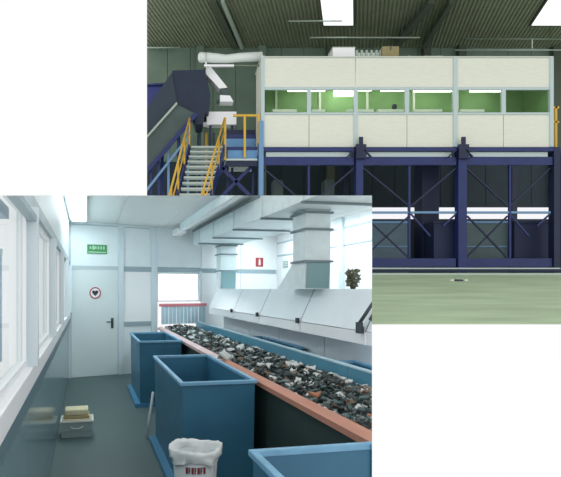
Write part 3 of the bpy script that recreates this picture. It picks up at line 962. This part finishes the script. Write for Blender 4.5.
def fbox(name, mt, px0, px1, py0, py1, Ya, Yb):
    m = MB(); m.box(CX(px0), CX(px1), D + Ya, D + Yb, CZZ(py1), CZZ(py0)); return build(name, m, mt, sf)


for (a, b) in ((263, 353), (361, 455), (463, 551)):
    fbox('top_rail', navy, a, b, 148.4, 152, -.12, .0)
    fbox('walkway_plate', pale_strip, a + 3, b - 4, 152.4, 157, -.03, .02)
    fbox('lower_beam', navy, a, b, 157.6, 165.5, -.08, .02)
    fbox('base_beam', navy, a, b, 258.5, 267, -.06, .06)
fbox('floor_rail', pale_strip, 240, 556, 268, 269.3, -.2, -.1)
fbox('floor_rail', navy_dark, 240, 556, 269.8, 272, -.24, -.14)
mbase = (ZP - E) / D * F
for px0, px1, mt in ((258.5, 263, steel_blue), (355, 362, navy), (456.5, 465, navy), (551.5, 558, navy_dark)):
    m = MB(); m.box(CX(px0), CX(px1), D - .12, D + .12, ZP, CZZ(147.9 if px0 > 300 else 122)); build('post', m, mt, sf)
for px in (308.5, 409, 509.5):
    m = MB(); m.box(CX(px - 1), CX(px + 1), D - .04, D + .04, CZZ(258), CZZ(165.6)); build('mid_post', m, navy, sf)
for px in (261, 358, 460.5, 552):
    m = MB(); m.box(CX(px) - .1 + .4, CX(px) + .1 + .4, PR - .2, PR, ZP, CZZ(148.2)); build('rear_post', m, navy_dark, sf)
for (a, b) in ((262, 355), (362, 457), (465, 551)):
    c = (a + b) / 2 + .5
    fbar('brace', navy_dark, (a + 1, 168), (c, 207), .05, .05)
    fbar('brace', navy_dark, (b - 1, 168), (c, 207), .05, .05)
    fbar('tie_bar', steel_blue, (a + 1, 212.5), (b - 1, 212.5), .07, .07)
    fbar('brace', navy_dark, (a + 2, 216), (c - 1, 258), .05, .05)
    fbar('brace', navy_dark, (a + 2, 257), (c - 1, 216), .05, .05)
    fbar('brace', navy, (c + 1, 214), (c + 20, 236), .05, .05)
    fbar('brace', navy, (b - 1, 214), (b - 14, 226), .05, .05)
for px in (359, 460.5):
    kn = fbox('bracket', navy_dark, px - 5, px + 5, 146, 160, -.22, -.13)
    m = MB(); m.box(CX(px - 1.8), CX(px + 2.2), D - .2, D - .14, CZZ(146), CZZ(138.5), .01); build('lug', m, navy_dark, kn)
    m = MB(); m.bar(P(px - 12, 157, D - .18), P(px - 5, 150, D - .18), .04, .08, up=(0, 1, 0)); build('gusset', m, navy_dark, kn)
    m = MB(); m.bar(P(px + 12, 157, D - .18), P(px + 5, 150, D - .18), .04, .08, up=(0, 1, 0)); build('gusset', m, navy_dark, kn)


# containers and machines below the cabin
def container(px0, px1, py0, Ya, dep, mt, label, ribs=True):
    r = empty('roll_container', W, (CX(px0), D + Ya, ZP), label, 'container', 'containers under the cabin')
    sc_ = (D + Ya) / D
    x0, x1 = CX(px0) * sc_, CX(px1) * sc_
    z1 = E + (289 - py0) / F * (D + Ya)
    m = MB(); m.box(x0, x1, D + Ya, D + Ya + dep, ZP + .1, z1); build('body', m, mt, r)
    m = MB(); m.box(x0 - .03, x1 + .03, D + Ya - .03, D + Ya, z1 - .08, z1); build('rim', m, steel_blue if ribs else mt, r)
    if ribs:
        zm = ZP + (z1 - ZP) * .52
        m = MB(); m.box(x0, x1, D + Ya - .03, D + Ya, zm, zm + .04); build('rib', m, steel_blue, r)
    for x in (x0 + .05, x1 - .17):
        m = MB(); m.box(x, x + .12, D + Ya + .05, D + Ya + .2, ZP, ZP + .1); build('foot', m, navy_dark, r)


container(368, 409, 221, .9, 1.5, cont_grey, 'grey teal container in the first visible bay under the cabin')
container(434, 456, 221, .25, .65, mesh_navy, 'narrow navy container beside the middle post under the cabin', False)
container(466, 508, 221, .9, 1.5, cont_green, 'grey green container behind the crossed braces of the last bay')
container(514.5, 552, 221, .6, 1.5, mesh_navy, 'wide navy container at the outer end under the cabin', False)
ch = empty('discharge_chute', W, (CX(426), D + 1.3, ZP), 'dark discharge chute dropping from the cabin floor to the slab', 'chute')
m = MB(); m.box(CX(426) * 1.08 - .3, CX(426) * 1.08 + .3, D + 1.0, D + 1.6, ZP + .3, CZZ(149.5)); build('shaft', m, navy_dark, ch)
m = MB(); m.box(CX(426) * 1.08 - .36, CX(426) * 1.08 + .36, D + .95, D + 1.65, ZP, ZP + .3); build('mouth', m, conv_dark, ch)
for (px, h) in ((285, 40), (340, 46)):
    m = MB(); m.box(CX(px - 5), CX(px + 5), D + 1.2, D + 1.7, CZZ(215), CZZ(172)); m.box(CX(px - 3), CX(px + 3), D + 1.3, D + 1.6, ZP, CZZ(215))
    build('motor_unit', m, conv_side, frame=W, base=(CX(px), D + 1.4, ZP), label='dull green drive unit under the cabin near the %s' % ('pale blue post' if px == 285 else 'first navy post'), cat='machine')

li = empty('floor_scrap', W, P(459, 286, 14.75), 'small dark scrap with pale ends lying on the hall floor', 'scrap')
zf = ramp_z(14.75)
xx = (459 - 186) / F * 14.75
m = MB(); m.hexa([(xx - .12, 14.7, zf), (xx + .14, 14.72, zf), (xx + .14, 14.82, zf + .015), (xx - .12, 14.84, zf + .018)], [(xx - .1, 14.72, zf + .05), (xx + .1, 14.74, zf + .04), (xx + .1, 14.8, zf + .05), (xx - .1, 14.8, zf + .06)]); build('body', m, dark_small, li)
for dx in (-.2, .2):
    m = MB(); m.box(xx + dx - .05, xx + dx + .05, 14.72, 14.8, zf, zf + .05, .01); build('end', m, work_white, li)

# =================================================================== HALL: stairs, landing, conveyor
Ys = D
stc = empty('staircase', W, P(200, 195, 15), 'steep open steel staircase with yellow railings climbing to the cabin landing', 'stairs')
NT = 16
def step(k):
    z = E + 141 / F * D - .215 * k
    Y = D - .21 * k
    xl = .17 - .040 * k
    xr = 1.24 - .060 * k
    return xl, xr, Y, z
for k in range(NT):
    xl, xr, Y, z = step(k)
    m = MB(); m.box(xl, xr, Y - .14, Y + .10, z - .03, z + .03); build('tread', m, tread_mat, stc)
for side in (0, 1):
    a, b = step(0), step(NT - 1)
    p = Vector((a[side] + (-.05 if side == 0 else .05), a[2], a[3]))
    q = Vector((b[side] + (-.05 if side == 0 else .05), b[2], b[3] - .05))
    m = MB(); m.bar(p, q, .04, .26); build('stringer', m, navy, stc)
    rl = MB(); up = Vector((0, 0, 1.0))
    rl.tube([p + up, q + up], .032, 8)
    rr = build('handrail', rl, yellow, stc)
    m = MB(); m.tube([p + up * .55, q + up * .55], .022, 8); build('mid_rail', m, yellow, rr)
    for f in (0.0, .28, .58, .88):
        c = p.lerp(q, f)
        m = MB(); m.tube([c, c + up], .028, 8); build('post', m, yellow, rr)

la = empty('landing', W, P(244, 165, D), 'blue steel landing with yellow guard rail at the cabin end', 'landing')


def lbox(name, mt, px0, px1, py0, py1, Ya, Yb):
    m = MB(); m.box(CX(px0), CX(px1), D + Ya, D + Yb, CZZ(py1), CZZ(py0)); return build(name, m, mt, la)


lbox('deck', pale_strip, 226, 257.5, 158.6, 160.4, 0, 1.6)
lbox('deck_beam', navy_dark, 226, 257.5, 160.5, 166, .02, .1)
lbox('kick_plate', kick_blue, 228, 257, 149.5, 158.4, .05, .08)
lbox('kick_plate', kick_blue, 227, 257, 135.5, 146.5, .35, .38)
lbox('cross_beam', navy, 225, 257.5, 146.6, 149.4, .02, .1)
lbox('cross_beam', navy_dark, 226, 257.5, 125, 131, .5, .6)
lbox('cross_beam', navy, 226, 257.5, 131.2, 135, .35, .45)
gr = lbox('guard_rail', yellow, 233, 258, 114.6, 116.6, -.03, .03)
for px, y0, y1 in ((225, 118, 160), (244.6, 115, 158), (258.4, 114.6, 144)):
    m = MB(); m.box(CX(px - 1.1), CX(px + 1.1), D - .06, D - .01, CZZ(y1), CZZ(y0)); build('post', m, yellow, gr)
for (p0, p1) in (((216, 162), (252, 198)), ((254, 164), (218, 200)), ((226, 166), (200, 196))):
    m = MB(); m.bar(P(*p0, D + .3), P(*p1, D + .3), .1, .18, up=(0, 1, 0)); build('brace', m, navy, la)
for px in (229, 255):
    m = MB(); m.box(CX(px - 1), CX(px + 1), D + .5, D + .6, ZP, CZZ(160.5)); build('leg', m, navy, la)

wbx = empty('white_cabinet', W, P(221, 125, D + .9), 'bright white flat cabinet above the stair head', 'cabinet')
p, q = P(206.5, 124.5, D + .9), P(236.5, 111.5, D + .9)
m = MB(); m.box(p.x, q.x, D + .9, D + 1.25, p.z, q.z, .01); build('casing', m, white_bright, wbx)
m = MB(); m.box(p.x - .12, p.x, D + .95, D + 1.1, p.z - .03, p.z + .1); build('bracket', m, white_sheet, wbx)
m = MB(); m.box(p.x + .1, p.x + .18, D + 1.0, D + 1.1, ZP, p.z); m.box(q.x - .18, q.x - .1, D + 1.0, D + 1.1, ZP, p.z); build('leg', m, navy_dark, wbx)
wch = empty('white_chute', W, P(217, 78, D + .7), 'white slanting chute dropping from the wrapped duct beside dark housing', 'chute')
m = MB(); m.prism([P(206, 67, D + .7), P(211, 67, D + .7), P(227.5, 87.5, D + .7), P(219.5, 88.5, D + .7), P(207, 75, D + .7)], (0, .4, 0)); build('slide', m, white_bright, wch)
m = MB(); m.prism([P(220, 95, D + .7), P(230, 95.5, D + .7), P(233.5, 101.5, D + .7), P(220, 101.5, D + .7)], (0, .4, 0)); build('mouth', m, white_bright, wch)
m = MB(); m.prism([P(221, 88, D + .72), P(228, 87, D + .72), P(229, 95, D + .72), P(221, 95, D + .72)], (0, .35, 0)); build('throat', m, conv_side, wch)
m = MB(); m.bar(P(216.5, 101.5, D + .9), P(224, 101.5, D + .9), .1, .1); build('hook', m, conv_side, wch)

ic = empty('inclined_conveyor', W, P(180, 195, D), 'dark inclined conveyor climbing to a navy head housing beside the stairs', 'conveyor')


def ip(name, mt, pts, Ya, Yb, label=None):
    m = MB(); m.prism([P(a, b, D + Ya) for a, b in pts], (0, Yb - Ya, 0)); return build(name, m, mt, ic, label=label)


ip('side_plate', conv_side, [(120, 168), (176, 104), (194, 113), (120, 200)], .3, .36)
ip('belt_cover', conv_cover, [(120, 148), (172, 72), (177, 103), (120, 166)], .45, 1.3)
ip('belt', conv_dark, [(120, 166), (177, 104), (192, 112), (120, 196)], .37, 1.3)
ip('edge_rail', pipe_pale, [(120, 165.5), (176.5, 102), (177.5, 103.6), (120, 168)], .22, .3)
ip('lower_rail', navy, [(120, 199), (195, 112), (197.5, 115), (120, 205)], .22, .3)
ip('head_housing', conv_dark, [(172, 70.5), (204.5, 69.5), (206.5, 76), (210.5, 96), (209, 112), (205, 113), (203, 124), (196, 124.5), (192, 112), (177, 104)], .5, 1.4, 'dark navy head housing')
ip('lower_rail', steel_blue, [(120, 222), (190, 133), (191, 135), (120, 226)], .25, .3)
for px in (150, 158, 168, 178, 188):
    y = 199 - (px - 120) * 1.16 + 2
    m = MB(); m.box(CX(px) - .04, CX(px) + .04, D + .4, D + .48, ZP, CZZ(y)); build('leg', m, navy if px % 4 else steel_blue, ic)
for px in (201, 208, 216, 222):
    m = MB(); m.box(CX(px) - .05, CX(px) + .05, D + 1.35, D + 1.45, CZZ(160), CZZ(120)); build('strut', m, yellow if px == 208 else conv_side, ic)

hp = empty('feed_hopper', W, P(158, 110, D + 1.5), 'blue feed hopper standing behind the inclined conveyor', 'hopper')
m = MB(); m.prism([P(140, 86, D + 1.5), P(170, 84, D + 1.5), P(174, 92, D + 1.5), P(165, 104, D + 1.5), P(140, 118, D + 1.5)], (0, .9, 0)); build('body', m, hopper_blue, hp)
m = MB(); m.bar(P(140, 85.5, D + 1.45), P(171, 83.6, D + 1.45), .06, .08, up=(0, 1, 0)); build('rim', m, navy, hp)
m = MB(); m.box(CX(160) * 1.09, CX(160) * 1.09 + .12, D + 1.8, D + 1.92, ZP, CZZ(92)); m.box(CX(176), CX(176) + .12, D + 1.8, D + 1.92, ZP, CZZ(90)); build('leg', m, navy, hp)
ga = empty('gantry', W, P(180, 66, D + .1), 'blue square tube gantry over the head of the inclined conveyor', 'gantry')
m = MB(); m.box(CX(164.5), CX(167.5), D + 2.5, D + 2.6, ZP, CZZ(63)); build('post', m, navy, ga)
m = MB(); m.box(CX(164.5), CX(203), D + 2.5, D + 2.6, CZZ(66), CZZ(63)); build('beam', m, navy, ga)
m = MB(); m.box(CX(199), CX(203), D + 2.5, D + 2.6, ZP, CZZ(66)); build('post', m, navy, ga)

yr = empty('guard_rail', W, P(556, 130, D + .6), 'short yellow guard rail at the far end of the cabin', 'railing')
for (x0, x1, y0, y1) in ((553.5, 566, 103, 105), (553.5, 566, 118, 119.6), (554, 556, 103, 150), (562, 564, 103, 150)):
    m = MB(); m.box(CX(x0), CX(x1), D + .3, D + .36, CZZ(y1), CZZ(y0)); build('rail' if y1 < 140 else 'post', m, yellow, yr)
m = MB(); m.box(CX(553), CX(570), D + .1, D + .5, CZZ(153), CZZ(150.3)); build('deck', m, navy_dark, yr)
for px in (556, 567):
    m = MB(); m.box(CX(px), CX(px + 2), D + .25, D + .35, ZP, CZZ(153)); build('leg', m, navy_dark, yr)
